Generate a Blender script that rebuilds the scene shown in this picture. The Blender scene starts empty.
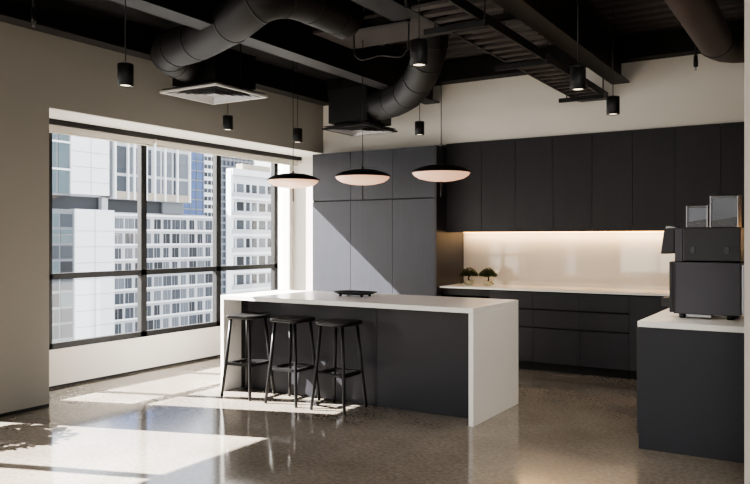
import bpy, bmesh, math, random
from mathutils import Vector, Matrix
random.seed(7)
sc = bpy.context.scene
C = bpy.context.scene.collection
PI = math.pi

# ------------------------------------------------------------------ materials
def srgb(h):
    r, g, b = h
    f = lambda c: (c/255/12.92) if c/255 <= .04045 else ((c/255+.055)/1.055)**2.4
    return (f(r), f(g), f(b), 1)

def mat(name, col, rough=.5, metal=0, noise=0, nscale=20, bump=0, bscale=80, emit=None, estr=0, coat=0, spec=.5, stretch=None):
    m = bpy.data.materials.new(name); m.use_nodes = True
    nt = m.node_tree; b = nt.nodes['Principled BSDF']
    c = srgb(col)
    b.inputs['Base Color'].default_value = c
    b.inputs['Roughness'].default_value = rough
    b.inputs['Metallic'].default_value = metal
    b.inputs['Specular IOR Level'].default_value = spec
    b.inputs['Coat Weight'].default_value = coat
    tc = nt.nodes.new('ShaderNodeTexCoord')
    src = tc.outputs['Object']
    if stretch:
        mp = nt.nodes.new('ShaderNodeMapping'); mp.inputs['Scale'].default_value = stretch
        nt.links.new(src, mp.inputs['Vector']); src = mp.outputs['Vector']
    if noise or True:
        n = nt.nodes.new('ShaderNodeTexNoise'); n.inputs['Scale'].default_value = nscale; n.inputs['Detail'].default_value = 5
        nt.links.new(src, n.inputs['Vector'])
        mx = nt.nodes.new('ShaderNodeMixRGB'); mx.blend_type = 'MULTIPLY'; mx.inputs['Fac'].default_value = noise or .04
        mx.inputs['Color1'].default_value = c
        rp = nt.nodes.new('ShaderNodeValToRGB')
        rp.color_ramp.elements[0].position = .3; rp.color_ramp.elements[1].position = .7
        rp.color_ramp.elements[0].color = (.45, .45, .45, 1); rp.color_ramp.elements[1].color = (1, 1, 1, 1)
        nt.links.new(n.outputs['Fac'], rp.inputs['Fac'])
        nt.links.new(rp.outputs['Color'], mx.inputs['Color2'])
        nt.links.new(mx.outputs['Color'], b.inputs['Base Color'])
    if bump:
        n2 = nt.nodes.new('ShaderNodeTexNoise'); n2.inputs['Scale'].default_value = bscale
        nt.links.new(src, n2.inputs['Vector'])
        bp = nt.nodes.new('ShaderNodeBump'); bp.inputs['Strength'].default_value = bump; bp.inputs['Distance'].default_value = .01
        nt.links.new(n2.outputs['Fac'], bp.inputs['Height']); nt.links.new(bp.outputs['Normal'], b.inputs['Normal'])
    if emit:
        b.inputs['Emission Color'].default_value = srgb(emit); b.inputs['Emission Strength'].default_value = estr
    return m

def mat_floor():
    m = bpy.data.materials.new('polished_concrete'); m.use_nodes = True
    nt = m.node_tree; b = nt.nodes['Principled BSDF']; N = nt.nodes; L = nt.links
    tc = N.new('ShaderNodeTexCoord')
    n1 = N.new('ShaderNodeTexNoise'); n1.inputs['Scale'].default_value = 1.1; n1.inputs['Detail'].default_value = 6
    n2 = N.new('ShaderNodeTexNoise'); n2.inputs['Scale'].default_value = 34; n2.inputs['Detail'].default_value = 2
    v = N.new('ShaderNodeTexVoronoi'); v.inputs['Scale'].default_value = 48
    for q in (n1, n2, v): L.new(tc.outputs['Object'], q.inputs['Vector'])
    r1 = N.new('ShaderNodeValToRGB'); r1.color_ramp.elements[0].position = .3; r1.color_ramp.elements[1].position = .72
    r1.color_ramp.elements[0].color = srgb((116, 108, 98)); r1.color_ramp.elements[1].color = srgb((156, 147, 136))
    L.new(n1.outputs['Fac'], r1.inputs['Fac'])
    r2 = N.new('ShaderNodeValToRGB'); r2.color_ramp.elements[0].position = .35; r2.color_ramp.elements[1].position = .65
    r2.color_ramp.elements[0].color = (.66, .66, .66, 1); r2.color_ramp.elements[1].color = (1, 1, 1, 1)
    L.new(n2.outputs['Fac'], r2.inputs['Fac'])
    mx = N.new('ShaderNodeMixRGB'); mx.blend_type = 'MULTIPLY'; mx.inputs['Fac'].default_value = .8
    L.new(r1.outputs['Color'], mx.inputs['Color1']); L.new(r2.outputs['Color'], mx.inputs['Color2'])
    r3 = N.new('ShaderNodeValToRGB'); r3.color_ramp.elements[0].position = .0; r3.color_ramp.elements[1].position = 1
    r3.color_ramp.elements[0].color = (.72, .72, .72, 1); r3.color_ramp.elements[1].color = (1.15, 1.12, 1.08, 1)
    L.new(v.outputs['Color'], r3.inputs['Fac'])
    mx2 = N.new('ShaderNodeMixRGB'); mx2.blend_type = 'MULTIPLY'; mx2.inputs['Fac'].default_value = .35
    L.new(mx.outputs['Color'], mx2.inputs['Color1']); L.new(r3.outputs['Color'], mx2.inputs['Color2'])
    L.new(mx2.outputs['Color'], b.inputs['Base Color'])
    b.inputs['Roughness'].default_value = .10; b.inputs['Specular IOR Level'].default_value = .6
    bp = N.new('ShaderNodeBump'); bp.inputs['Strength'].default_value = .008; bp.inputs['Distance'].default_value = .004
    L.new(n1.outputs['Fac'], bp.inputs['Height']); L.new(bp.outputs['Normal'], b.inputs['Normal'])
    return m

def mat_glass(name, tint=(1, 1, 1, 1), refl=.08):
    m = bpy.data.materials.new(name); m.use_nodes = True
    nt = m.node_tree; N = nt.nodes; L = nt.links
    N.remove(N['Principled BSDF'])
    t = N.new('ShaderNodeBsdfTransparent'); t.inputs['Color'].default_value = tint
    g = N.new('ShaderNodeBsdfGlossy'); g.inputs['Roughness'].default_value = .02
    lw = N.new('ShaderNodeLayerWeight'); lw.inputs['Blend'].default_value = .5
    pw = N.new('ShaderNodeMath'); pw.operation = 'POWER'; pw.inputs[1].default_value = 4
    fr = N.new('ShaderNodeMath'); fr.operation = 'MULTIPLY_ADD'; fr.inputs[1].default_value = .7; fr.inputs[2].default_value = refl*.3
    L.new(lw.outputs['Facing'], pw.inputs[0]); L.new(pw.outputs[0], fr.inputs[0])
    mx = N.new('ShaderNodeMixShader')
    L.new(fr.outputs[0], mx.inputs['Fac']); L.new(t.outputs[0], mx.inputs[1]); L.new(g.outputs[0], mx.inputs[2])
    L.new(mx.outputs[0], N['Material Output'].inputs['Surface'])
    return m

M = {}
M['floor'] = mat_floor()
M['wall'] = mat('wall_paint_shaded', (146, 142, 135), .75, noise=.03, nscale=3)  # shade on the left wall is put into this darker paint colour
M['wall_lit'] = mat('wall_paint_lit', (234, 229, 221), .7, noise=.03, nscale=3)  # lit copy of the wall paint, for sill wall, soffit and reveal
M['wallback'] = mat('warm_white_paint_back', (234, 229, 219), .75, noise=.03, nscale=3)
M['stub'] = mat('pale_plaster', (205, 198, 190), .7, noise=.05, nscale=8)
M['frame'] = mat('black_aluminium', (11, 11, 12), .6)
M['glass'] = mat_glass('window_glass')
M['deck'] = mat('dark_painted_deck', (60, 53, 51), .6, noise=.2, nscale=6)
M['deckgap'] = mat('deck_black_and_rib_shade', (14, 13, 13), .8)  # black steel, and the shade between deck ribs put into the colour
M['beam'] = mat('dark_painted_steel', (34, 32, 32), .55, noise=.15, nscale=5)
M['duct'] = mat('dark_painted_duct', (26, 24, 23), .6, noise=.2, nscale=6)
M['ductbig'] = mat('dark_brown_pipe', (70, 62, 60), .5, noise=.1, nscale=6)
M['black'] = mat('matt_black', (16, 16, 17), .5)
M['blacksatin'] = mat('satin_black_timber', (24, 24, 25), .38, noise=.25, nscale=30, stretch=(1, 1, .1))
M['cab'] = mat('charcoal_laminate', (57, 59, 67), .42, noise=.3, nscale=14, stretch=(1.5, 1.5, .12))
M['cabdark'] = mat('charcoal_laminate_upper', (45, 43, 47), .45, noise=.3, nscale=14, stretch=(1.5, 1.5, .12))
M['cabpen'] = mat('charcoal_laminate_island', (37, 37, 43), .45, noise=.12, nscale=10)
M['carcass'] = mat('black_gap', (12, 12, 13), .7)
M['stone'] = mat('white_engineered_stone', (246, 244, 240), .22, noise=.03, nscale=40)
M['splash'] = mat('back_painted_glass', (218, 220, 222), .05, noise=.01, spec=.8, coat=1)
M['splash'].node_tree.nodes['Principled BSDF'].inputs['Coat IOR'].default_value = 1.65
M['led'] = mat('warm_led', (255, 214, 150), .4, emit=(255, 190, 115), estr=7)
M['lamp'] = mat('downlight_lens', (255, 244, 225), .3, emit=(255, 236, 205), estr=2.2)
M['opal'] = mat('opal_diffuser', (248, 218, 196), .35, emit=(255, 190, 150), estr=.5)
M['white'] = mat('white_powdercoat', (205, 204, 200), .5)
M['fabric'] = mat('blind_fabric', (225, 220, 208), .85, noise=.04, nscale=60)
M['grille'] = mat('grey_diffuser_metal', (150, 150, 150), .45, metal=.2)
M['steel'] = mat('brushed_steel', (165, 165, 168), .3, metal=1)
M['mach'] = mat('anthracite_shell', (68, 66, 75), .42, bump=.05, bscale=300)
M['machdark'] = mat('black_plastic', (30, 28, 31), .35)
M['smoke'] = mat_glass('hopper_plastic', (.78, .79, .82, 1))
M['beans'] = mat('coffee_beans', (40, 30, 26), .5, noise=.6, nscale=60, bump=.6, bscale=120)
M['paper'] = mat('pale_liner', (168, 170, 180), .5, noise=.1, nscale=20)
M['leaf'] = mat('dark_leaf', (44, 62, 28), .55, noise=.4, nscale=30)
M['pot'] = mat('pale_ceramic', (214, 208, 178), .45, noise=.1, nscale=20)
M['soil'] = mat('soil', (50, 38, 28), .9, noise=.5, nscale=60)
M['screen'] = mat('black_glass', (10, 10, 11), .12)

# ------------------------------------------------------------------ helpers
class MB:
    def __init__(s): s.bm = bmesh.new()
    def box(s, x0, x1, y0, y1, z0, z1):
        vs = [s.bm.verts.new(p) for p in ((x0,y0,z0),(x1,y0,z0),(x1,y1,z0),(x0,y1,z0),(x0,y0,z1),(x1,y0,z1),(x1,y1,z1),(x0,y1,z1))]
        for f in ((0,3,2,1),(4,5,6,7),(0,1,5,4),(1,2,6,5),(2,3,7,6),(3,0,4,7)):
            s.bm.faces.new([vs[i] for i in f])
        return s
    def prism(s, pts, axis, a, b):
        """pts 2D polygon extruded along axis from a to b"""
        def P(p, t):
            return {'x': (t, p[0], p[1]), 'y': (p[0], t, p[1]), 'z': (p[0], p[1], t)}[axis]
        A = [s.bm.verts.new(P(p, a)) for p in pts]; B = [s.bm.verts.new(P(p, b)) for p in pts]
        n = len(pts)
        s.bm.faces.new(A); s.bm.faces.new(B[::-1])
        for i in range(n): s.bm.faces.new((A[i], A[(i+1) % n], B[(i+1) % n], B[i]))
        return s
    def tube(s, pts, rs, n=16, cap=True, closed=False):
        pts = [Vector(p) for p in pts]
        if not isinstance(rs, (list, tuple)): rs = [rs]*len(pts)
        rings = []; up = None
        for i, p in enumerate(pts):
            if closed: t = (pts[(i+1) % len(pts)]-pts[i-1]).normalized()
            elif i == 0: t = (pts[1]-pts[0]).normalized()
            elif i == len(pts)-1: t = (pts[-1]-pts[-2]).normalized()
            else: t = ((pts[i+1]-p).normalized()+(p-pts[i-1]).normalized()).normalized()
            if up is None:
                up = Vector((0, 0, 1)) if abs(t.z) < .9 else Vector((1, 0, 0))
            a = t.cross(up)
            if a.length < 1e-4: a = t.orthogonal()
            a.normalize(); b = a.cross(t).normalized(); up = b
            rings.append([s.bm.verts.new(p+a*math.cos(2*PI*k/n)*rs[i]+b*math.sin(2*PI*k/n)*rs[i]) for k in range(n)])
        m = len(rings)
        for i in range(m if closed else m-1):
            A, B = rings[i], rings[(i+1) % m]
            for k in range(n):
                f = s.bm.faces.new((A[k], A[(k+1) % n], B[(k+1) % n], B[k])); f.smooth = True
        if cap and not closed:
            s.bm.faces.new(rings[0][::-1]); s.bm.faces.new(rings[-1])
        return s
    def lathe(s, prof, c=(0, 0, 0), n=32, smooth=True):
        cx, cy, cz = c; rings = []
        for r, z in prof:
            if r < 1e-5: rings.append([s.bm.verts.new((cx, cy, cz+z))])
            else: rings.append([s.bm.verts.new((cx+r*math.cos(2*PI*k/n), cy+r*math.sin(2*PI*k/n), cz+z)) for k in range(n)])
        for A, B in zip(rings, rings[1:]):
            for k in range(n):
                k2 = (k+1) % n
                if len(A) == 1 and len(B) == 1: continue
                if len(A) == 1: vs = (A[0], B[k2], B[k])
                elif len(B) == 1: vs = (A[k], A[k2], B[0])
                else: vs = (A[k], A[k2], B[k2], B[k])
                f = s.bm.faces.new(vs); f.smooth = smooth
        return s
    def build(s, name, m, parent=None, bevel=0, loc=None, seg=2):
        bmesh.ops.recalc_face_normals(s.bm, faces=s.bm.faces)
        me = bpy.data.meshes.new(name); s.bm.to_mesh(me); s.bm.free()
        o = bpy.data.objects.new(name, me); C.objects.link(o)
        me.materials.append(m)
        if bevel:
            b = o.modifiers.new('bevel', 'BEVEL'); b.width = bevel; b.segments = seg; b.limit_method = 'ANGLE'; b.angle_limit = math.radians(50)
        if parent is not None: o.parent = parent
        if loc is not None: o.location = loc
        return o

def smooth(pts, n=10):
    pts = [Vector(p) for p in pts]; out = []
    P = [pts[0]*2-pts[1]]+pts+[pts[-1]*2-pts[-2]]
    for i in range(1, len(P)-2):
        for k in range(n):
            t_ = k/n; a, b_, c_, d_ = P[i-1], P[i], P[i+1], P[i+2]
            out.append(.5*((2*b_)+(-a+c_)*t_+(2*a-5*b_+4*c_-d_)*t_*t_+(-a+3*b_-3*c_+d_)*t_**3))
    out.append(pts[-1]); return out
def tag(o, label=None, cat=None, group=None, kind=None):
    if label: o['label'] = label
    if cat: o['category'] = cat
    if group: o['group'] = group
    if kind: o['kind'] = kind
    return o
def empty(name, loc, label, cat, group=None, rz=0):
    o = bpy.data.objects.new(name, None); C.objects.link(o)
    o.location = loc; o.rotation_euler = (0, 0, rz); o.empty_display_size = .1
    return tag(o, label, cat, group)
def struct(name, mb, m, parent=None, bevel=0):
    o = mb.build(name, m, parent, bevel)
    if parent is None: o['kind'] = 'structure'
    return o
def copy_tree(o, parent=None):
    c = o.copy(); C.objects.link(c); c.parent = parent
    for ch in [q for q in bpy.data.objects if q.parent == o]: copy_tree(ch, c)
    return c

# ------------------------------------------------------------------ room shell
XW = -6.5      # plane of the wall below the windows
XF = -5.82     # face of pillars and bulkhead
ZS = .37       # sill
ZB = 2.61      # bulkhead soffit
ZD = 3.62      # deck
struct('floor', MB().box(-6.62, 6.2, -6.2, 8.9, -.15, 0), M['floor'])

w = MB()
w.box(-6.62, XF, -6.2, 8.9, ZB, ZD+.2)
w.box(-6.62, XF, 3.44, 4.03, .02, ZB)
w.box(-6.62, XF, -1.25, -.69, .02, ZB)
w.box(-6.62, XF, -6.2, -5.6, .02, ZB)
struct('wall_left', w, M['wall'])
struct('wall_left_lower', MB().box(-6.62, XW, -5.6, -1.25, .025, ZS).box(-6.62, XW, -.69, 3.44, .025, ZS).box(-6.62, XW, 4.03, 8.34, .025, ZS).box(-6.62, XF, 8.34, 8.9, .0, ZB-.001), M['wall_lit'])
struct('soffit_lit_plate', MB().box(-6.45, XF-.001, -6.0, 8.34, ZB-.006, ZB), M['wall_lit'])  # thin plate added under the bulkhead, light on the soffit as paler colour
struct('baseboard_left', MB().box(-6.6, XW-.015, -5.6, 8.34, 0, .03).box(-6.6, XF+.002, 3.46, 4.028, 0, .028).box(-6.6, XF-.012, -1.24, -.70, 0, .03), M['carcass'])
struct('wall_back', MB().box(XF, .0, 8.12, 8.9, 2.6, ZD+.2).box(XF, .0, 8.63, 8.9, 0, 2.6), M['wallback'])
struct('wall_right', MB().box(-.441, 6.2, 4.80, 4.98, 0, ZD+.2), M['stub'])
struct('wall_kitchen_side', MB().box(0.0, .18, 4.98, 8.9, 0, ZD+.2), M['wall'])
struct('wall_far_right', MB().box(6.05, 6.2, -6.2, 4.8, 0, ZD+.2), M['wall'])
# rear wall with window openings (behind the camera)
rw = MB()
rw.box(-6.9, 6.2, -6.2, -6.05, 0, .4).box(-6.9, 6.2, -6.2, -6.05, 2.7, ZD+.2)
for a, b in ((-6.9, -5.6), (-3.3, -2.9), (-.6, -.2), (2.1, 2.5), (4.8, 6.2)): rw.box(a, b, -6.2, -6.05, .4, 2.7)
struct('wall_rear', rw, M['wall'])
for i, (a, b) in enumerate(((-5.6, -3.3), (-2.9, -.6), (-.2, 2.1), (2.5, 4.8))):
    f = MB()
    f.box(a, a+.05, -6.14, -6.08, .4, 2.7).box(b-.05, b, -6.14, -6.08, .4, 2.7).box(a, b, -6.14, -6.08, .4, .45).box(a, b, -6.14, -6.08, 2.65, 2.7)
    f.box((a+b)/2-.025, (a+b)/2+.025, -6.14, -6.08, .4, 2.7)
    fo = struct('window_%d' % (i+4), f, M['frame'])
    MB().box(a+.05, b-.05, -6.115, -6.108, .45, 2.65).build('window_glass', M['glass'], fo)

# left windows
def left_window(n, y0, y1, mull, clear_after=None):
    f = MB(); xa, xb = -6.565, XW-.002
    f.box(xa, xb, y0, min(y1, clear_after or y1), ZS, ZS+.07)
    f.box(xa, xb, y0, y1, ZB-.06, ZB)
    f.box(xa, xb, y0, y0+.05, ZS, ZB)
    for m_ in mull: f.box(xa, xb, m_-.078, m_, ZS, ZB)
    f.box(xa, xb, y0, min(y1, clear_after or y1), 1.066, 1.124)
    fo = struct('window_%d' % n, f, M['frame'])
    MB().box(-6.537, -6.530, y0+.02, y1-.02, ZS+.02, ZB-.02).build('window_glass', M['glass'], fo)
    if clear_after:
        MB().box(-6.62, XW-.002, y1-.08, y1, ZS, ZB).build('jamb', M['wall_lit'], fo)
    return fo
left_window(1, 4.0, 8.34, (4.535, 5.712, 6.887, 8.01), 8.01)
left_window(2, -.69, 3.44, (3.36-.0, 2.18, 1.0, -.18))
left_window(3, -5.6, -1.25, (-1.35, -2.53, -3.7, -4.88))
struct('trim_1', MB().box(-6.62, XW+.012, 4.0, 8.34, ZS-.004, ZS+.012), M['wall_lit'])

# roller blinds
def blind(name, y0, y1, label):
    r = empty(name, (-6.34, (y0+y1)/2, ZB), label, 'blind', 'roller blinds under the bulkhead')
    L = (y1-y0)/2
    MB().box(-.05, .04, -L, L, -.055, 0).build('cassette', M['black'], r)
    MB().box(-.015, -.008, -L+.02, L-.02, -.125, -.05).build('fabric', M['fabric'], r)
    MB().tube([(-.012, -L+.02, -.125), (-.012, L-.02, -.125)], .010, 10).build('bottom_rail', M['fabric'], r)
    MB().tube([(.0, L-.03, -.075), (.0, L+.0, -.075)], .03, 14).build('end_bracket', M['fabric'], r)
blind('roller_blind', 4.005, 5.69, 'rolled-up cream blind over the window beside the pillar')
blind('roller_blind', 5.70, 8.28, 'long rolled-up cream blind over the window toward the tall cabinets')

# ------------------------------------------------------------------ ceiling
struct('ceiling', MB().box(-6.62, 6.2, -6.2, 8.9, ZD, ZD+.15), M['deckgap'])
d = MB()
y = -6.0
while y < 8.1:
    d.prism([(y, ZD), (y+.03, ZD-.055), (y+.125, ZD-.055), (y+.155, ZD)], 'x', -5.9, 6.1)
    y += .205
struct('ceiling_ribs', d, M['deck'])
def ibeam(name, x0, x1, y0, y1, zb, zt, m):
    b = MB(); xc = (x0+x1)/2
    b.box(x0, x1, y0, y1, zb, zb+.016).box(x0, x1, y0, y1, zt-.016, zt).box(xc-.006, xc+.006, y0, y1, zb+.016, zt-.016)
    return struct(name, b, m)
def boxbeam(name, x0, x1, y0, y1, zb, zt, m): return struct(name, MB().box(x0, x1, y0, y1, zb, zt), m)
b1 = ibeam('ceiling_beam', XF+.01, XF+.19, -6, 8.11, 3.245, ZD-.06, M['beam'])
ibeam('ceiling_beam', -4.27, -4.075, -6, 8.11, 3.115, ZD-.06, M['beam'])
ibeam('ceiling_beam', -2.02, -1.835, -6, 8.11, 3.115, ZD-.06, M['beam'])
ibeam('ceiling_beam', .35, .54, -6, 4.78, 3.115, ZD-.06, M['beam'])
b = MB().box(XF+.2, -.01, 7.93, 8.11, 3.33, 3.342).box(XF+.2, -.01, 7.93, 8.11, 3.342, ZD-.06)
struct('ceiling_beam', b, M['deckgap'])
# dull infill strip behind first beam
struct('ceiling_infill', MB().box(XF+.19, -4.28, -6, 7.92, 3.54, 3.555), M['deckgap'])

# smooth ceiling board near the middle duct
t = MB().box(-3.97, -2.85, 5.38, 6.02, 3.30, 3.325).build('ceiling_board', M['deck'])
tag(t, 'flat dark board panel fixed under the ribbed ceiling between two beams', 'panel')

# transverse channels under the deck
def strut(x0, x1, y_, z_, label):
    o = MB().box(x0, x1, y_-.03, y_+.03, z_, z_+.01).box(x0, x1, y_-.03, y_-.022, z_, z_+.06).box(x0, x1, y_+.022, y_+.03, z_, z_+.06).build('ceiling_channel', M['black'])
    tag(o, label, 'channel', 'black channels under the ceiling'); return o

# cable tray along y
tr = empty('cable_tray', (-2.21, 0, 2.955), 'long black ladder cable tray hung beside the big steel beam', 'cable tray')
MB().box(-.155, -.135, 4.2, 8.05, 0, .07).build('side_rail', M['beam'], tr)
MB().box(.145, .165, 4.2, 8.05, 0, .07).build('side_rail', M['black'], tr)
ry = 4.25
while ry < 8.05:
    MB().box(-.14, .15, ry, ry+.07, .005, .025).build('rung', M['deck'], tr); ry += .165
for yy in (4.7, 6.0, 7.75):
    for xx in (-.19, .19): MB().tube([(xx, yy, -.03), (xx, yy, .56)], .006, 8).build('hanger_rod', M['black'], tr)
    MB().box(-.27, .20, yy-.02, yy+.02, -.045, -.005).build('crossbar', M['black'], tr)

tr2 = empty('cable_tray', (-2.70, 0, 3.10), 'short black cable tray ending above the middle spotlight', 'cable tray')
MB().box(-.13, .13, 2.5, 4.85, 0, .012).box(-.13, -.12, 2.5, 4.85, 0, .09).box(.12, .13, 2.5, 4.85, 0, .09).box(-.12, .12, 4.84, 4.85, 0, .09).build('tray_body', M['black'], tr2)
for yy in (3.4, 4.6): MB().tube([(-.14, yy, .0), (-.14, yy, .46)], .006, 8).build('hanger_rod', M['black'], tr2)

s1 = strut(-3.68, -2.95, 5.31, 3.24, 'black metal channel crossing just in front of the flat ceiling board')
s2 = strut(-2.85, -2.05, 5.92, 3.30, 'black metal channel crossing toward the cable tray')

# smoke detector
sd = empty('smoke_detector', (-3.68, 5.66, 3.56), 'round pale smoke detector on the dark ribbed ceiling', 'smoke detector')
MB().lathe([(0, 0), (.075, 0), (.075, -.018), (.06, -.022), (.052, -.045), (.03, -.055), (0, -.055)], n=24).build('housing', M['grille'], sd)
MB().lathe([(.082, .01), (.082, -.006), (.0, -.006)], n=24).build('base_plate', M['grille'], sd)
MB().box(-.03, .03, -.03, .03, .004, .06).build('mount', M['black'], sd)
# hanging loop of cable
pts = [(-3.527, 5.365, 3.60), (-3.516, 5.365, 3.09), (-3.496, 5.365, 3.036), (-3.455, 5.365, 3.001), (-3.374, 5.365, 2.996), (-3.254, 5.365, 3.010), (-3.137, 5.365, 2.985), (-3.051, 5.365, 2.974), (-3.003, 5.365, 3.014), (-2.985, 5.365, 3.061), (-2.98, 5.365, 3.24)]
pts = smooth(pts, 4)
tag(MB().tube(pts, .007, 8).build('hanging_cord_cable', M['beam']), 'loose dark grey cable drooping in a loop under the ceiling board', 'cable')

# ------------------------------------------------------------------ ducts
def duct(name, pts, r, m, label, step, n=10):
    S = smooth(pts, n)
    root = MB().tube(S, r, 28).build(name, m)
    tag(root, label, 'duct', 'round ducts under the ceiling')
    for i in range(step//2, len(S)-1, step):
        t_ = (S[i+1]-S[i-1 if i else 0]).normalized()
        MB().tube([S[i]-t_*.007, S[i]+t_*.007], r+.004, 28, cap=True).build('joint_band', M['beam'], root)
    return root
yaw = math.radians(31.65)
D1 = [(-5.25, 5.24, 3.12), (-5.20, 4.98, 3.12), (-5.16, 4.80, 3.14), (-4.95, 4.68, 3.15), (-4.57, 4.57, 3.14), (-3.97, 4.36, 3.17), (-3.66, 4.32, 3.26), (-3.56, 4.55, 3.33), (-3.48, 4.87, 3.31), (-3.45, 5.16, 3.29)]
D2 = [(-4.58, 7.36, 3.00), (-4.20, 7.14, 2.98), (-3.82, 6.86, 3.00), (-3.50, 6.56, 3.10), (-3.32, 6.38, 3.26), (-3.26, 6.32, 3.42), (-3.24, 6.30, 3.58)]
duct('ceiling_duct', D1, .165, M['duct'], 'big dark flexible duct snaking from the air outlet nearest the window', 9)
duct('ceiling_duct', D2, .165, M['duct'], 'dark elbow duct curving up from the air outlet by the tall cabinets', 8)
D3 = [(-.90, 3.0, 3.23), (-.90, 6.2, 3.23), (-.90, 7.25, 3.23), (-.86, 7.50, 3.23), (-.68, 7.62, 3.23), (-.01, 7.62, 3.23)]
o3 = MB().tube([D3[0], D3[1], D3[2], (-.885, 7.37, 3.23), (-.85, 7.48, 3.23), (-.78, 7.56, 3.23), (-.68, 7.60, 3.23), D3[5]], .145, 32).build('ceiling_duct', M['ductbig'])
tag(o3, 'smooth brown-black pipe duct above the end of the wall cabinets', 'duct', 'round ducts under the ceiling')
MB().tube([(-.90, 7.24, 3.23), (-.90, 7.27, 3.23)], .150, 32).build('joint_band', M['beam'], o3)
o3b = MB().tube([(-.45, 4.99, 3.42), (-.45, 7.35, 3.42)], .03, 12).build('conduit_pipe', M['beam'])
tag(o3b, 'thin dark conduit running beside the smooth pipe duct', 'pipe')

# air outlets
def outlet(cx, cy, z, hb, label, mframe, size=.325, bw=.27):
    r = empty('air_outlet', (cx, cy, z), label, 'air vent')
    MB().box(-bw, bw, -bw, bw, .07, hb).build('plenum_box', M['black'], r, .004)
    MB().box(-bw+.05, bw-.05, -bw+.05, bw-.05, .01, .07).build('neck', M['black'], r)
    f = MB()
    s_ = size
    q_ = .022
    for a, b_, c_, d_ in ((-s_, s_, -s_, -s_+q_), (-s_, s_, s_-q_, s_), (-s_, -s_+q_, -s_+q_, s_-q_), (s_-q_, s_, -s_+q_, s_-q_)): f.box(a, b_, c_, d_, -.006, .012)
    f.build('outlet_frame', mframe, r)
    g = MB()
    for k in range(1, 5):   # nested square louvre cones
        o_ = s_-.045-.062*(k-1); i_ = o_-.04
        ring_o = [(-o_, -o_), (o_, -o_), (o_, o_), (-o_, o_)]; ring_i = [(-i_, -i_), (i_, -i_), (i_, i_), (-i_, i_)]
        vo = [g.bm.verts.new((a, b_, -.008)) for a, b_ in ring_o]; vi = [g.bm.verts.new((a, b_, .028)) for a, b_ in ring_i]
        for q in range(4): g.bm.faces.new((vo[q], vo[(q+1) % 4], vi[(q+1) % 4], vi[q]))
    g.box(-.06, .06, -.06, .06, -.004, .004)
    gg = g.build('louvre_grille', M['grille'], r)
    MB().box(-s_+.015, s_-.015, -s_+.015, s_-.015, .028, .034).build('backing', M['black'], r)
    for a in (-s_-.01, s_+.01):
        MB().tube([(a*.9, 0, .012), (a*.9, 0, 3.56-z)], .006, 8).build('hanger_rod', M['black'], r)
        MB().box(a*.9-.02, a*.9+.02, -.02, .02, .010, .04).build('clip', M['black'], r)
outlet(-5.20, 5.42, 2.885, .40, 'square louvred air outlet box under the ceiling nearest the pillar', M['white'], .37, .285)
outlet(-4.78, 7.42, 2.75, .46, 'black square air outlet box hanging above the tall cabinets', M['beam'])

# ------------------------------------------------------------------ spot pendants
def spot(x, y_, z, label, proto=[None]):
    if proto[0] is None:
        r = empty('pendant_spotlight', (x, y_, z), label, 'spotlight', 'black cylinder spotlights hung from the ceiling')
        MB().lathe([(.0, .148), (.051, .148), (.053, .146), (.053, .002), (.051, 0), (.039, 0), (.037, .010), (0, .010)], n=32).build('housing', M['black'], r)
        MB().lathe([(0, .006), (.037, .006), (.037, .010), (0, .0105)], n=24).build('lens', M['lamp'], r)
        MB().tube([(0, 0, .148), (0, 0, 3.56-2.5)], .0035, 8).build('cord', M['black'], r)
        MB().lathe([(0, .165), (.010, .165), (.010, .148), (0, .148)], n=12).build('cord_grip', M['steel'], r)
        proto[0] = r
    else:
        r = copy_tree(proto[0]); r.location = (x, y_, z); r['label'] = label
    return r
SPOTS = []
def at(u, v, z):
    f, h = 744., 1.46; s, c = math.sin(yaw), math.cos(yaw)
    a = (u-375)/f; b_ = -(v-239.3)/f; t_ = (z-h)/b_
    return ((-s+c*a)*t_, (c+s*a)*t_)
LAB = ['black cylinder spotlight hanging alone in front of the pillar-side wall', 'black cylinder spotlight hanging directly below the white louvred air outlet',
       'black cylinder spotlight hanging beside the cord of the window-side disc pendant', 'largest black cylinder spotlight, hanging over the middle of the room',
       'small black cylinder spotlight hanging under the curved duct by the tall cabinets', 'black cylinder spotlight hanging in front of the cable tray',
       'black cylinder spotlight hanging clear against the white wall below the big beam']
for (x, y_, z), l in zip(((-4.089, 3.408, 2.5), (-5.47, 5.90, 2.62), (-4.903, 6.368, 2.5), (-2.112, 3.928, 2.5), (-3.95, 7.36, 2.63), (-1.50, 5.10, 2.49), (-1.565, 6.319, 2.5)), LAB):
    spot(x, y_, z, l)

# sprinklers
def sprinkler(x, y_, zt, zb, label):
    r = MB().tube([(0, 0, 0), (0, 0, zt-zb)], .012, 10).lathe([(0, 0), (.018, 0), (.022, .03), (.018, .11), (0, .12)], n=14).build('ceiling_sprinkler', M['black'])
    r.location = (x, y_, zb)
    MB().tube([(0, 0, -.03), (0, 0, .0)], .006, 8).lathe([(0, -.032), (.012, -.032), (.012, -.028), (0, -.028)], n=12).build('sprinkler_tip', M['steel'], r)
    tag(r, label, 'sprinkler')
sprinkler(-1.13, 7.72, 3.57, 3.12, 'black sprinkler drop pointing down beside the smooth pipe duct')
sprinkler(-5.25, 3.50, 3.57, 3.13, 'thin dark sprinkler drop hanging near the pillar-side beam')

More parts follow.
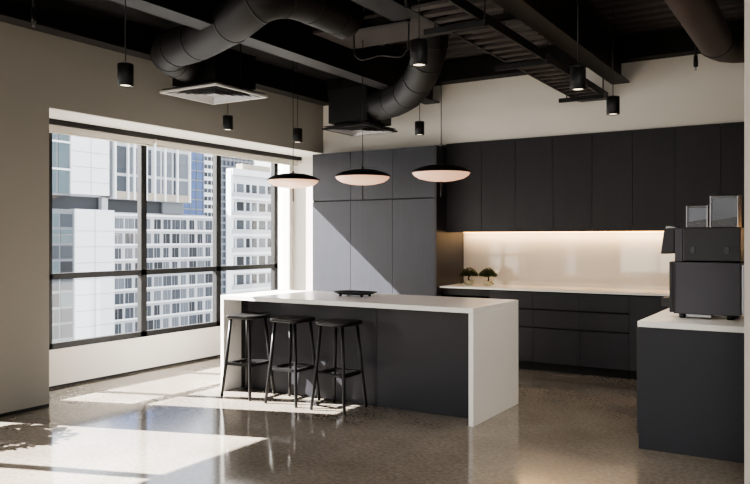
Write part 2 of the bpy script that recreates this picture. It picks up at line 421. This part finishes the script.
# ------------------------------------------------------------------ disc pendants
def disc(x, y_, z, label, proto=[None]):
    if proto[0] is None:
        r = empty('disc_pendant', (x, y_, z), label, 'pendant lamp', 'disc pendants over the island')
        MB().lathe([(0, .068), (.05, .067), (.12, .059), (.19, .042), (.235, .022), (.257, .004), (.260, -.002), (.252, -.004), (0, -.004)], n=56).build('lamp_shade', M['black'], r)
        MB().lathe([(.251, -.005), (.238, -.026), (.195, -.052), (.12, -.070), (.06, -.077), (.0, -.079)], n=56).build('diffuser', M['opal'], r)
        MB().tube([(0, 0, -.21), (0, 0, -.075)], .006, 10).build('stem', M['black'], r)
        MB().tube([(0, 0, .066), (0, 0, 3.56-z)], .0035, 8).build('cord', M['black'], r)
        MB().lathe([(0, .09), (.008, .09), (.012, .05), (0, .05)], n=14).build('cord_grip', M['black'], r)
        MB().lathe([(0, 3.56-z), (.05, 3.56-z), (.05, 3.53-z), (0, 3.53-z)], n=20).build('ceiling_cup', M['black'], r)
        proto[0] = r
    else:
        r = copy_tree(proto[0]); r.location = (x, y_, z); r['label'] = label
disc(-4.52, 5.80, 2.04, 'black-topped glowing disc pendant at the window end of the island')
disc(-3.71, 5.80, 2.04, 'middle black-topped glowing disc pendant over the black tray')
disc(-2.90, 5.80, 2.04, 'black-topped glowing disc pendant nearest the wall cabinets, third from the window')

# ------------------------------------------------------------------ island
IX0, IX1, IY0, IY1, IZ = -5.03, -2.385, 5.325, 6.30, .922
isl = empty('kitchen_island', ((IX0+IX1)/2, (IY0+IY1)/2, 0), 'long charcoal island with white stone top and waterfall ends', 'kitchen island')
def rel(mb, name, m, root, bevel=0):
    for v in mb.bm.verts: v.co -= Vector(root.location)
    return mb.build(name, m, root, bevel)
rel(MB().box(IX0, IX1, IY0, IY1, IZ-.04, IZ), 'stone_top', M['stone'], isl, .002)
rel(MB().box(IX0, IX0+.04, IY0, IY1, 0, IZ-.0405), 'end_slab', M['stone'], isl, .002)
rel(MB().box(IX1-.04, IX1, IY0, IY1, 0, IZ-.0405), 'end_slab', M['stone'], isl, .002)
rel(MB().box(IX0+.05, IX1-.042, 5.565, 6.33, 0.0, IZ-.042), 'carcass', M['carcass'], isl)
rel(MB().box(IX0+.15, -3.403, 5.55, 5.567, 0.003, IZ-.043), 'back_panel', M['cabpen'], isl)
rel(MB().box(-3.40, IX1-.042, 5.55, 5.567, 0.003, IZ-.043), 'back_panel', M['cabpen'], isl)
for k in range(4):
    a = IX0+.06+k*.625
    p = rel(MB().box(a, a+.62, 6.33, 6.35, .10, IZ-.05), 'door', M['cab'], isl, .002)

# black tray on the island
tray = empty('serving_tray', (-3.86, 5.90, IZ), 'black shallow serving tray on small feet on the white island top', 'tray')
bm_ = MB()
L_, W_ = .22, .15
def ell(a, b_, z, n=40, p=2.6): return [(a*math.copysign(abs(math.cos(2*PI*k/n))**(2/p), math.cos(2*PI*k/n)), b_*math.copysign(abs(math.sin(2*PI*k/n))**(2/p), math.sin(2*PI*k/n)), z) for k in range(n)]
rings = [ell(L_*.72, W_*.72, .018), ell(L_*.9, W_*.9, .028), ell(L_, W_, .042), ell(L_*.97, W_*.97, .043), ell(L_*.86, W_*.86, .032), ell(L_*.7, W_*.7, .026)]
vr = [[bm_.bm.verts.new(p) for p in r_] for r_ in rings]
for A, B in zip(vr, vr[1:]):
    for k in range(40): f_ = bm_.bm.faces.new((A[k], A[(k+1) % 40], B[(k+1) % 40], B[k])); f_.smooth = True
bm_.bm.faces.new(vr[0][::-1]); bm_.bm.faces.new(vr[-1])
bm_.build('dish', M['blacksatin'], tray)
for a in (-1, 1):
    for b_ in (-1, 1): MB().lathe([(0, .0), (.012, 0), (.016, .02), (0, .021)], (a*.12, b_*.07, 0), n=14).build('foot', M['blacksatin'], tray)

# ------------------------------------------------------------------ bar stools
def rrect(hx, hy, r, n=6):
    pts = []
    for cx, cy, a0 in ((hx-r, hy-r, 0), (-hx+r, hy-r, 90), (-hx+r, -hy+r, 180), (hx-r, -hy+r, 270)):
        for k in range(n+1):
            a = math.radians(a0+90*k/n); pts.append((cx+r*math.cos(a), cy+r*math.sin(a)))
    return pts
def make_stool():
    r = empty('bar_stool', (0, 0, 0), '', 'bar stool', 'black stools along the island')
    bm2 = MB(); P0 = rrect(.165, .165, .075, 8); n = len(P0)
    lay = []
    for sc_, z in ((.90, .722), (.985, .728), (1, .737), (1, .748), (.985, .755), (.93, .757), (.55, .7505), (.2, .749)):
        lay.append([bm2.bm.verts.new((p[0]*sc_, p[1]*sc_, z)) for p in P0])
    for A, B in zip(lay, lay[1:]):
        for k in range(n): f_ = bm2.bm.faces.new((A[k], A[(k+1) % n], B[(k+1) % n], B[k])); f_.smooth = True
    bm2.bm.faces.new(lay[0][::-1]); bm2.bm.faces.new(lay[-1])
    bm2.build('seat', M['blacksatin'], r)
    for a in (-1, 1):
        for b_ in (-1, 1):
            MB().tube([(a*.172, b_*.172, .0), (a*.171, b_*.171, .006), (a*.14, b_*.14, .35), (a*.112, b_*.112, .728)], [.011, .0135, .0145, .014], 14).build('leg', M['blacksatin'], r)
    q = rrect(.152, .152, .055, 6); qi = rrect(.112, .112, .035, 6); n = len(q)
    b3 = MB()
    o0 = [b3.bm.verts.new((p[0], p[1], .296)) for p in q]; o1 = [b3.bm.verts.new((p[0], p[1], .320)) for p in q]
    i0 = [b3.bm.verts.new((p[0], p[1], .296)) for p in qi]; i1 = [b3.bm.verts.new((p[0], p[1], .320)) for p in qi]
    for k in range(n):
        j = (k+1) % n
        for f4 in ((o0[k], o0[j], o1[j], o1[k]), (o1[k], o1[j], i1[j], i1[k]), (i1[k], i1[j], i0[j], i0[k]), (i0[k], i0[j], o0[j], o0[k])): b3.bm.faces.new(f4)
    b3.build('footrest', M['blacksatin'], r)
    return r
st = make_stool()
for i, (x, y_, l) in enumerate(((-4.665, 5.305, 'black bar stool nearest the window end of the island'), (-4.14, 5.305, 'middle black bar stool of the three at the island'), (-3.635, 5.305, 'black bar stool farthest from the window at the island'))):
    o = st if i == 0 else copy_tree(st)
    o.location = (x, y_, 0); o['label'] = l

# ------------------------------------------------------------------ tall cabinets
YT = 7.85
XT = [-5.80, -5.203, -4.588, -4.012]
TL = ['tall charcoal pantry cabinet standing against the window reveal', 'tall charcoal pantry cabinet in the middle of the three', 'tall charcoal pantry cabinet next to the backsplash recess']
for i in range(3):
    a, b_ = XT[i], XT[i+1]
    r = empty('tall_cabinet', ((a+b_)/2, YT, 0), TL[i], 'tall cabinet', 'tall cabinets by the window')
    rel(MB().box(a+.001, b_-.001, YT+.021, 8.60, .0, 2.57), 'carcass', M['carcass'], r)
    rel(MB().box(a+.002, b_-.002, YT, YT+.02, .10, 1.945), 'door', M['cab'], r, .0015)
    rel(MB().box(a+.002, b_-.002, YT, YT+.02, 1.958, 2.568), 'upper_door', M['cab'], r, .0015)
    rel(MB().box(a+.002, b_-.002, YT+.05, YT+.06, .0, .098), 'plinth', M['carcass'], r)
t = MB().box(-4.011, -3.985, YT-.005, 8.60, 0, 2.57).build('end_panel', M['cabdark']); t.name = 'cabinet_side_panel'
tag(t, 'dark full-height side panel closing the tall cabinet run', 'panel')

# ------------------------------------------------------------------ wall cabinets
YU = 8.10
XU = [-3.984, -3.525, -3.104, -2.663, -2.23, -1.804, -1.377, -.955, -.53]
for i in range(8):
    a, b_ = XU[i], XU[i+1]
    wl = ['charcoal wall cabinet in the corner beside the tall cabinets', 'charcoal wall cabinet second from the tall cabinets', 'charcoal wall cabinet third from the tall cabinets, above the backsplash',
          'charcoal wall cabinet fourth from the tall cabinets', 'charcoal wall cabinet fifth from the tall cabinets', 'charcoal wall cabinet sixth from the tall cabinets',
          'charcoal wall cabinet directly above the coffee machine spout', 'charcoal wall cabinet last in the row behind the bean hoppers'][i]
    r = empty('wall_cabinet', ((a+b_)/2, YU, 1.545), wl, 'wall cabinet', 'wall cabinets above the backsplash')
    rel(MB().box(a+.0005, b_-.0005, YU+.021, 8.60, 1.555, 2.585), 'carcass', M['carcass'], r)
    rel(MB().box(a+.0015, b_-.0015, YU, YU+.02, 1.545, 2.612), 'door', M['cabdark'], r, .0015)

# backsplash and LED
o = MB().box(-3.984, -.01, 8.605, 8.628, .906, 1.553).build('backsplash', M['splash']); tag(o, 'glossy pale glass backsplash behind the long white worktop', 'backsplash')
led = MB().box(-3.96, -.05, 8.54, 8.56, 1.541, 1.549).build('led_strip', M['led']); tag(led, 'warm glowing light strip under the wall cabinets', 'light strip')

# ------------------------------------------------------------------ base cabinets and worktop
YB = 7.95
o = MB().box(-3.984, -1.0, 7.925, 8.603, .885, .905).build('worktop', M['stone'], None, .002); tag(o, 'long thin white stone worktop along the back wall', 'worktop')
XB = [-3.36, -2.84, -2.316, -1.806]
BL = ['charcoal drawer unit beside the black dishwasher front', 'charcoal drawer unit second from the dishwasher, partly behind the island end', 'charcoal drawer unit nearest the coffee counter']
def drawers(r, a, b_):
    for z0, z1 in ((.098, .474), (.490, .676), (.692, .868)):
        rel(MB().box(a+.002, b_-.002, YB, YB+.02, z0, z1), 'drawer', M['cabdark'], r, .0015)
for i in range(3):
    a, b_ = XB[i], XB[i+1]
    r = empty('base_cabinet', ((a+b_)/2, YB, 0), BL[i], 'drawer unit', 'base cabinets under the long worktop')
    rel(MB().box(a+.001, b_-.001, YB+.021, 8.60, .09, .883), 'carcass', M['carcass'], r)
    drawers(r, a, b_)
    rel(MB().box(a+.001, b_-.001, YB+.06, YB+.075, .0, .088), 'plinth', M['carcass'], r)
r = empty('base_cabinet', (-1.56, YB, 0), 'charcoal cupboard with a plain full-height front behind the coffee counter', 'cupboard', 'base cabinets under the long worktop')
rel(MB().box(-1.805, -1.0, YB+.021, 8.60, .09, .883), 'carcass', M['carcass'], r)
rel(MB().box(-1.804, -1.0, YB, YB+.02, .098, .868), 'door', M['cabdark'], r, .0015)
rel(MB().box(-1.804, -1.0, YB+.06, YB+.075, .0, .088), 'plinth', M['carcass'], r)
r = empty('dishwasher', (-3.67, YB, 0), 'black built-in dishwasher front under the worktop beside the tall cabinets', 'dishwasher')
rel(MB().box(-3.983, -3.362, YB+.025, 8.60, .09, .883), 'carcass', M['carcass'], r)
rel(MB().box(-3.975, -3.37, YB+.012, YB+.024, .098, .80), 'front', M['screen'], r, .002)
rel(MB().box(-3.975, -3.37, YB+.012, YB+.024, .806, .868), 'control_panel', M['black'], r, .002)
rel(MB().tube([(-3.93, YB-.008, .775), (-3.41, YB-.008, .775)], .008, 10).box(-3.92, -3.91, YB-.008, YB+.013, .77, .78).box(-3.43, -3.42, YB-.008, YB+.013, .77, .78), 'handle', M['black'], r)
rel(MB().box(-3.983, -3.362, YB+.06, YB+.075, .0, .088), 'plinth', M['carcass'], r)

# ------------------------------------------------------------------ coffee counter (peninsula)
PX, PY, PZ = -1.165, 5.38, .89
r = empty('coffee_counter', (-.6, PY, 0), 'tall charcoal side counter with a white stone top beside the pale wall', 'counter')
rel(MB().box(PX+.006, -.005, PY+.006, 7.30, .0, PZ-.042), 'carcass', M['cabpen'], r, .0015)
rel(MB().box(PX, -.004, PY, 7.32, PZ-.04, PZ), 'stone_top', M['stone'], r, .002)
for k in range(3):
    rel(MB().box(PX-.012, PX+.0055, PY+.03+.63*k, PY+.03+.63*k+.625, .10, PZ-.05), 'door', M['cabdark'], r, .0015)

# ------------------------------------------------------------------ coffee machine
MY = 5.74
cm = empty('coffee_machine', (-.77, MY, PZ), 'big dark boxy coffee machine on the white side counter', 'coffee machine')
rel(MB().box(-.992, -.548, MY, MY+.50, .922, 1.296), 'body', M['mach'], cm, .006)
rel(MB().box(-1.020, -.993, MY-.002, MY+.49, .930, 1.298), 'front_panel', M['machdark'], cm, .006)
rel(MB().box(-.9925, -.9785, MY-.004, MY+.001, .93, 1.292), 'shell_seam', M['machdark'], cm)
for a in (-.94, -.62):
    for b_ in (.06, .42): rel(MB().lathe([(0, 0), (.022, 0), (.025, .03), (0, .033)], (a, MY+b_, PZ), n=18), 'foot', M['machdark'], cm)
rel(MB().box(-.90, -.74, MY+.01, MY+.40, PZ+.012, .9215), 'drip_drawer', M['steel'], cm, .003)
rel(MB().box(-.545, -.535, MY+.02, MY+.47, .94, 1.28).box(-.538, -.527, MY+.05, MY+.07, .94, 1.27).box(-.538, -.527, MY+.20, MY+.22, .94, 1.27), 'rear_grille', M['steel'], cm)
rel(MB().box(-.930, -.552, MY+.015, MY+.47, 1.302, 1.545), 'grinder_unit', M['machdark'], cm, .006)
rel(MB().box(-.985, -.932, MY+.02, MY+.42, 1.297, 1.54), 'side_column', M['mach'], cm, .004)
rel(MB().prism([(-1.085, 1.352), (-.985, 1.356), (-.985, 1.530), (-1.060, 1.536)], 'y', MY+.02, MY+.36), 'dispenser_head', M['machdark'], cm, .008)
rel(MB().lathe([(0, 1.536), (.052, 1.536), (.056, 1.545), (.052, 1.557), (.030, 1.558), (.030, 1.548), (0, 1.548)], (-1.008, MY+.10, 0), n=28), 'knob_ring', M['steel'], cm)
rel(MB().tube([(-1.06, MY+.10, 1.548), (-1.035, MY+.10, 1.552)], .012, 12), 'dial', M['black'], cm)
for x in (-.862, -.640):
    rel(MB().prism([(x+.017*math.cos(2*PI*k/20), 1.385+.028*math.sin(2*PI*k/20)) for k in range(20)], 'y', MY+.008, MY+.016), 'oval_catch', M['mach'], cm, .002)
rel(MB().box(-1.085, -1.021, MY+.06, MY+.16, .965, 1.03), 'milk_tap', M['machdark'], cm, .006)
# bean hoppers
def hopper(x0, x1, z1, fill):
    y0_, y1_ = MY+.04, MY+.30
    h = MB(); t_ = .006; z0 = 1.546
    h.box(x0, x0+t_, y0_, y1_, z0, z1).box(x1-t_, x1, y0_, y1_, z0, z1).box(x0+t_, x1-t_, y1_-t_, y1_, z0, z1).box(x0+t_, x1-t_, y0_, y0_+t_, z0, z1)
    ho = rel(h, 'bean_hopper', M['smoke'], cm)
    l = MB().box(x0-.003, x1+.003, y0_-.003, y1_+.003, z1, z1+.010)
    for v in l.bm.verts: v.co -= Vector(cm.location)
    l.build('lid', M['machdark'], ho, .003)
    l = MB().box(x0+.008, x1-.008, y0_+.08, y1_-.01, z0+.001, z1-.012)
    for v in l.bm.verts: v.co -= Vector(cm.location)
    l.build('liner', M['paper'], ho)
    l = MB().prism([(x0+.008, z0+.001), (x1-.008, z0+.001), (x1-.008, z0+fill*.6), (x0+.008, z0+fill*.38)], 'y', y0_+.009, y0_+.079)
    for v in l.bm.verts: v.co -= Vector(cm.location)
    l.build('beans', M['beans'], ho)
    l = MB().box(x0-.001, x0+.005, y0_-.004, y0_-.0005, z0, z1).box(x1-.005, x1+.001, y0_-.004, y0_-.0005, z0, z1)
    for v in l.bm.verts: v.co -= Vector(cm.location)
    l.build('corner_strip', M['steel'], ho)
hopper(-.910, -.768, 1.702, .10)
hopper(-.752, -.572, 1.768, .12)

# ------------------------------------------------------------------ potted plants
def plant(x, y_, label, seed, flip=1):
    rnd = random.Random(seed)
    r = empty('potted_plant', (x, y_, .905), label, 'plant')
    MB().lathe([(0, 0), (.040, 0), (.056, .02), (.062, .055), (.056, .056), (.052, .045), (0, .045)], n=28).build('pot', M['pot'], r)
    MB().lathe([(0, .046), (.052, .046), (.0, .050)], n=20).build('soil', M['soil'], r)
    MB().tube([(0, 0, .045), (.01*flip, 0, .08), (-.005*flip, 0, .14)], [.010, .009, .008], 8).build('stem', M['soil'], r)
    lf = MB()
    for k in range(520):
        a = rnd.uniform(0, 2*PI); rr = math.sqrt(rnd.random())*.100; zz = .105+.10*(1-(rr/.12)**2)*rnd.uniform(.1, 1.1)
        c = Vector((rr*math.cos(a)*1.05, rr*math.sin(a)*.8, zz)); L = rnd.uniform(.026, .046); W = L*.6
        dirv = Vector((math.cos(a+rnd.uniform(-.8, .8)), math.sin(a+rnd.uniform(-.8, .8)), rnd.uniform(-.5, .5))).normalized()
        s_ = dirv.cross(Vector((0, 0, 1))).normalized(); up = s_.cross(dirv)
        pts_ = [c-dirv*L*.5, c+s_*W*.5, c+dirv*L*.5, c-s_*W*.5]
        vs = [lf.bm.verts.new(p) for p in pts_]; m_ = lf.bm.verts.new(c+up*.006)
        for q in range(4): lf.bm.faces.new((vs[q], vs[(q+1) % 4], m_))
    me = lf.build('foliage', M['leaf'], r)
    MB().tube([(.05*flip, -.03, .05), (.075*flip, -.05, .04), (.095*flip, -.06, .02)], [.004, .004, .008], 6).build('trailing_leaf', M['leaf'], r)
plant(-3.78, 8.32, 'low bushy green plant in a pale pot by the dark side panel', 3, -1)
plant(-3.535, 8.32, 'low bushy green plant in a pale pot, on the open-worktop side', 5, 1)

# unseen planter added beside the near windows to throw the rounded shadow
pl = empty('added_shadow_planter', (-6.02, 2.93, 0), 'round leafy planter added out of view to shade the floor before the pillar', 'planter')
MB().lathe([(0, 0), (.20, 0), (.26, .30), (.27, .55), (.24, .56), (.23, .50), (0, .50)], n=32).build('pot', M['black'], pl)
lf = MB(); rnd = random.Random(11)
for k in range(520):
    a = rnd.uniform(0, 2*PI); rr = math.sqrt(rnd.random())*.34; zz = .50+.55*math.sqrt(max(0, 1-(rr/.36)**2))*rnd.random()
    c = Vector((rr*math.cos(a)*.8, rr*math.sin(a)*1.2, zz)); L = rnd.uniform(.08, .14); W = L*.5
    dirv = Vector((math.cos(a), math.sin(a), rnd.uniform(-.6, .8))).normalized(); s_ = dirv.cross(Vector((0, 0, 1))).normalized()
    vs = [lf.bm.verts.new(p) for p in (c-dirv*L*.5, c+s_*W*.5, c+dirv*L*.5, c-s_*W*.5)]; lf.bm.faces.new(vs)
lf.build('foliage', M['leaf'], pl)

# ------------------------------------------------------------------ the city outside
EXT = {}
EXT['panel'] = mat('white_cladding', (222, 225, 228), .6, noise=.03, nscale=.1)
EXT['frame'] = mat('pale_facade_frame', (176, 178, 182), .6)
EXT['tan'] = mat('tan_spandrel', (160, 150, 136), .7)
EXT['grey'] = mat('grey_cladding', (112, 116, 121), .6)
EXT['dark'] = mat('dark_recess', (52, 55, 60), .6, noise=.15, nscale=.3)
EXT['p1'] = mat('window_pane_grey', (56, 62, 70), .6)
EXT['p2'] = mat('window_pane_pale', (100, 105, 113), .6)
EXT['p3'] = mat('window_pane_dark', (30, 34, 40), .6)
EXT['p4'] = mat('window_pane_green', (84, 100, 106), .6)
EXT['blue'] = mat('blue_curtain_glass', (62, 86, 132), .2, noise=.25, nscale=.25)
EXT['slate'] = mat('slate_tower_cladding', (58, 68, 84), .4, noise=.3, nscale=.3)
EXT['ground'] = mat('street_grey', (120, 120, 120), .9)
struct('ground', MB().box(-500, -7.2, -300, 500, -62, -60), EXT['ground'])
def panes(): return [M_ for M_ in (EXT['p1'], EXT['p1'], EXT['p2'], EXT['p3'])]
rnd = random.Random(4)
pane_cache = {}
def pane(name, w_, h_, m, parent, x, y_, z, t_=.12):
    key = (round(w_, 3), round(h_, 3), m.name)
    if key not in pane_cache:
        o_ = MB().box(0, t_, 0, w_, 0, h_).build(name, m, parent); pane_cache[key] = o_.data
    else:
        o_ = bpy.data.objects.new(name, pane_cache[key]); C.objects.link(o_); o_.parent = parent
    o_.location = (x, y_, z); return o_

twin_cache = {}
def twin(name, w_, h_, m, parent, x, y_, z):
    key = (w_, h_, m.name)
    if key not in twin_cache:
        a = w_*(.58 if int(w_*100) % 2 else .38)
        o_ = MB().box(0, .12, 0, a-.11, 0, h_).box(0, .12, a+.11, w_, 0, h_).build(name, m, parent); twin_cache[key] = o_.data
    else:
        o_ = bpy.data.objects.new(name, twin_cache[key]); C.objects.link(o_); o_.parent = parent
    o_.location = (x, y_, z)
A = empty('office_building', (-120, 100, -60), 'large white-clad office block with a gridded window facade and a dark recessed floor', 'building')
ox = Vector(A.location)
def pa(mb, name, m): return rel(mb, name, m, A)
pa(MB().box(-150, -122, 60, 117.4, 9.6, 30), 'upper_wall', EXT['frame'])
pa(MB().box(-122, -120, 60, 87.4, 9.5, 30), 'upper_glazed_bay', EXT['grey'])
pa(MB().box(-122, -119.6, 87.3, 95.8, 9.9, 30), 'upper_cladding', EXT['panel'])
pa(MB().box(-122, -120.4, 95.8, 97.0, 9.9, 30), 'corner_strip', EXT['grey'])
pa(MB().box(-122, -120, 97.0, 117.4, 9.4, 30), 'upper_facade', EXT['frame'])
pa(MB().box(-150, -122, 60, 117.0, 6.9, 9.6), 'recessed_floor', EXT['dark'])
pa(MB().box(-122, -121, 95.2, 96.6, 6.9, 9.6), 'recess_column', EXT['frame'])
pa(MB().box(-122, -121.5, 111, 117.0, 6.9, 9.6), 'recess_screen', EXT['grey'])
pa(MB().box(-150, -122, 60, 124.4, -60, 6.9), 'lower_wall', EXT['frame'])
pa(MB().box(-122, -120, 60, 88.2, -60, 7.0), 'lower_glazed_bay', EXT['grey'])
pa(MB().box(-122, -119.6, 88.2, 97.0, -60, 7.1), 'lower_cladding', EXT['panel'])
pa(MB().box(-122, -120, 97.0, 124.5, -60, 6.6), 'lower_facade', EXT['frame'])
# panel seams of the cladding
sm = MB()
for z in (12.2, 15.0, 17.8, 20.6, 23.4): sm.box(-119.6, -119.57, 87.4, 95.7, z, z+.07)
for z in range(-24, 6, 3): sm.box(-119.6, -119.57, 88.3, 96.9, z, z+.07)
sm.box(-119.6, -119.57, 91.6, 91.68, 10, 30).box(-119.6, -119.57, 92.5, 92.58, -60, 7)
pa(sm, 'cladding_seams', EXT['grey'])
# glazed bay windows (left)
for z0, h_ in [(9.9, 4.2), (14.5, 4.6), (19.5, 4.6)]:
    for y0_ in (79.6, 82.2, 84.9): pane('bay_window', 2.2 if y0_ < 84 else 2.1, h_, EXT['p4'], A, -120-ox.x, y0_-ox.y, z0-ox.z)
    pa(MB().box(-120, -119.7, 78, 87.3, z0+h_, z0+h_+.35), 'sill_band', EXT['panel'])
for k in range(10):
    z0 = 6.6-2.9*(k+1)
    for y0_ in (79.8, 82.6, 85.4): pane('bay_window', 2.4, 2.4, rnd.choice([EXT['p1'], EXT['p4'], EXT['p3']]), A, -120-ox.x, y0_-ox.y, z0-ox.z)
# upper facade: tall windows between fins, two storeys
for z0, h_ in ((11.0, 3.0), (14.6, 5.3), (20.6, 5.3)):
    yy = 97.6; k = 0
    while yy < 116:
        w_ = (2.6, 1.0, 2.4, 1.1, 1.8)[k % 5]
        pane('tall_window', w_, h_, EXT['p2'] if k % 3 else EXT['p1'], A, -120-ox.x, yy-ox.y, z0-ox.z); yy += w_+.6; k += 1
pa(MB().box(-120, -119.7, 97.2, 117.2, 9.5, 10.9), 'spandrel_band', EXT['tan'])
for yy in (97.2, 100.3, 101.9, 105.0, 107.2, 110.0, 113.4, 117.0): pa(MB().box(-120, -119.4, yy-.18, yy+.18, 9.4, 30), 'facade_fin', EXT['panel'])
# lower facade grid: 12 columns by 8 rows of windows with slightly shifting widths
for row in range(9):
    z0 = 6.2-2.98*(row+1)+.1
    yy = 97.5
    for k in range(11):
        w_ = (1.95, 1.35, 2.1, 1.7, 1.5)[(k*2+row*3) % 5]
        twin('grid_window', w_, 2.3, rnd.choice(panes()), A, -120-ox.x, yy-ox.y, z0-ox.z)
        yy += 2.47
MBR = MB()
for row in range(11): MBR.box(-120, -119.65, 97.0, 124.5, 6.2-2.98*row-.05, 6.2-2.98*row+.32)
pa(MBR, 'floor_bands', EXT['panel'])

B_ = empty('glass_tower', (-180, 178, -60), 'blue glass tower rising behind the office block', 'building')
rel(MB().box(-200, -180, 160, 182.6, -60, 60), 'tower_wall', EXT['blue'], B_)
g = MB()
for k in range(26): g.box(-180, -179.8, 160, 182.6, k*3.2-24, k*3.2-23.6)
for k in range(8): g.box(-180, -179.8, 161+k*3, 161.2+k*3, -60, 60)
rel(g, 'mullion_grid', EXT['grey'], B_)
C_ = empty('residential_tower', (-200, 206, -60), 'white residential tower with small dark windows between the glass tower and the next mullion', 'building')
rel(MB().box(-230, -200, 202.4, 210.5, -60, 70), 'tower_wall', EXT['panel'], C_)
for k in range(22):
    for j in range(4):
        pane('tower_window', 1.5, 1.5, EXT['p1'] if (k+j) % 3 else EXT['p3'], C_, -200-C_.location.x, 203.0+j*1.95-C_.location.y, -20+k*3.0-C_.location.z)
D_ = empty('slate_tower', (-220, 240, -60), 'dark slate high-rise behind the white balcony block', 'building')
rel(MB().box(-240, -220, 232.5, 254, -60, 37), 'tower_wall', EXT['slate'], D_)
g = MB()
for k in range(28): g.box(-220, -219.5, 232.5, 254, k*3.0-46, k*3.0-45.2)
for k in range(9): g.box(-220, -219.6, 233+k*2.5, 233.5+k*2.5, -60, 37)
rel(g, 'balcony_bands', EXT['grey'], D_)
E_ = empty('apartment_building', (-90, 104, -60), 'white apartment block with stacked glazed balconies seen through the last window', 'building')
rel(MB().box(-91.9, -91.5, 98.7, 112, -60, 13.9), 'apartment_wall', EXT['panel'], E_)
rel(MB().box(-91.3, -90.4, 98.3, 99.0, -60, 13.8), 'edge_pier', EXT['panel'], E_)
rel(MB().box(-91.45, -90.0, 98.35, 112, 12.9, 14.0), 'roof_parapet', EXT['panel'], E_)
rel(MB().box(-93.5, -92, 103, 111, 12.0, 15.3), 'rooftop_plant', EXT['tan'], E_)
for k in range(10):
    z0 = 8.6-3.3*k
    rel(MB().box(-91.5, -90.1, 98.6, 112, z0, z0+.45), 'balcony_slab', EXT['panel'], E_)
    rel(MB().box(-90.25, -90.18, 98.6, 112, z0+.45, z0+1.25), 'balcony_rail', EXT['frame'], E_)
    yy = 99.1; j = 0
    while yy < 111:
        w_ = (1.2, 1.7, .9)[j % 3]
        pane('apartment_window', w_, 2.3, (EXT['p1'], EXT['p2'], EXT['p3'])[(j+k) % 3], E_, -91.5-E_.location.x, yy-E_.location.y, z0+.6-E_.location.z); yy += w_+.75; j += 1
# own building's white return wall outside the last pane
struct('wall_outer_fin', MB().box(-6.83, -6.64, 8.40, 8.62, -3, 5), EXT['panel'])

# ------------------------------------------------------------------ light
wd = bpy.data.worlds.new('World'); sc.world = wd; wd.use_nodes = True
nt = wd.node_tree; bg = nt.nodes['Background']
sky = nt.nodes.new('ShaderNodeTexSky'); sky.sky_type = 'NISHITA'; sky.sun_disc = False
sky.sun_elevation = math.radians(38.5); sky.sun_rotation = math.radians(250); sky.altitude = 200; sky.dust_density = 3; sky.air_density = 1.0
mxs = nt.nodes.new('ShaderNodeMixRGB'); mxs.inputs['Fac'].default_value = .55; mxs.inputs['Color2'].default_value = (6.2, 6.1, 5.9, 1)
sky_gain = nt.nodes.new('ShaderNodeMixRGB'); sky_gain.blend_type = 'MULTIPLY'; sky_gain.inputs['Fac'].default_value = 1; sky_gain.inputs['Color2'].default_value = (1, 1, 1, 1)
nt.links.new(sky.outputs[0], sky_gain.inputs['Color1']); nt.links.new(sky_gain.outputs[0], mxs.inputs['Color1'])
nt.links.new(mxs.outputs[0], bg.inputs['Color']); bg.inputs['Strength'].default_value = .5

sd_ = bpy.data.lights.new('sun', 'SUN'); sd_.energy = 48; sd_.angle = math.radians(.5); sd_.color = (1, .97, .92)
so = bpy.data.objects.new('sun', sd_); C.objects.link(so)
so.rotation_euler = Vector((1, .350, -.845)).to_track_quat('-Z', 'Y').to_euler(); so.location = (-30, -10, 30)

def area(name, loc, size, power, col, rot=(0, 0, 0), sy=None):
    l = bpy.data.lights.new(name, 'AREA'); l.energy = power; l.color = col; l.shape = 'RECTANGLE'; l.size = size; l.size_y = sy or size
    o_ = bpy.data.objects.new(name, l); C.objects.link(o_); o_.location = loc; o_.rotation_euler = rot
    return o_
# warm under-cabinet strip light
area('under_cabinet_light', (-2.0, 8.54, 1.538), 3.9, 12, (1, .64, .32), (math.radians(12), 0, 0), .02)
# unseen fill lights added behind the camera to brighten the room
for x in (1.2, 3.4):
    area('room_fill_light', (x, -.6, 3.05), 1.6, 85, (1, .95, .90), (math.radians(28), 0, 0), 1.2)

# lamps inside the hanging fittings
for i_, (x, y_, z) in enumerate(((-4.089, 3.408, 2.49), (-5.47, 5.90, 2.61), (-4.903, 6.368, 2.49), (-2.112, 3.928, 2.49), (-3.95, 7.36, 2.62), (-1.50, 5.10, 2.48), (-1.565, 6.319, 2.49))):
    l = bpy.data.lights.new('spotlight_lamp', 'SPOT'); l.energy = (4, 3, 3, 24, 26, 40, 46)[i_]; l.color = (1, .92, .80); l.spot_size = math.radians(110); l.spot_blend = 1; l.shadow_soft_size = .05
    o_ = bpy.data.objects.new('spotlight_lamp', l); C.objects.link(o_); o_.location = (x, y_, z-.02)

# ------------------------------------------------------------------ camera
cam = bpy.data.cameras.new('camera'); co = bpy.data.objects.new('camera', cam); C.objects.link(co)
co.location = (0, 0, 1.46); co.rotation_euler = (math.radians(90), 0, yaw)
cam.sensor_width = 36; cam.lens = 36*744/750; cam.shift_y = -2.7/750; cam.clip_end = 2000; cam.clip_start = .05
sc.camera = co
sc.view_settings.view_transform = 'AgX'
sc.view_settings.look = 'AgX - Medium High Contrast'
sc.view_settings.exposure = .45
sc.cycles.use_denoising = True
sc.cycles.max_bounces = 10; sc.cycles.diffuse_bounces = 6; sc.cycles.transparent_max_bounces = 12
sc.cycles.sample_clamp_indirect = 8
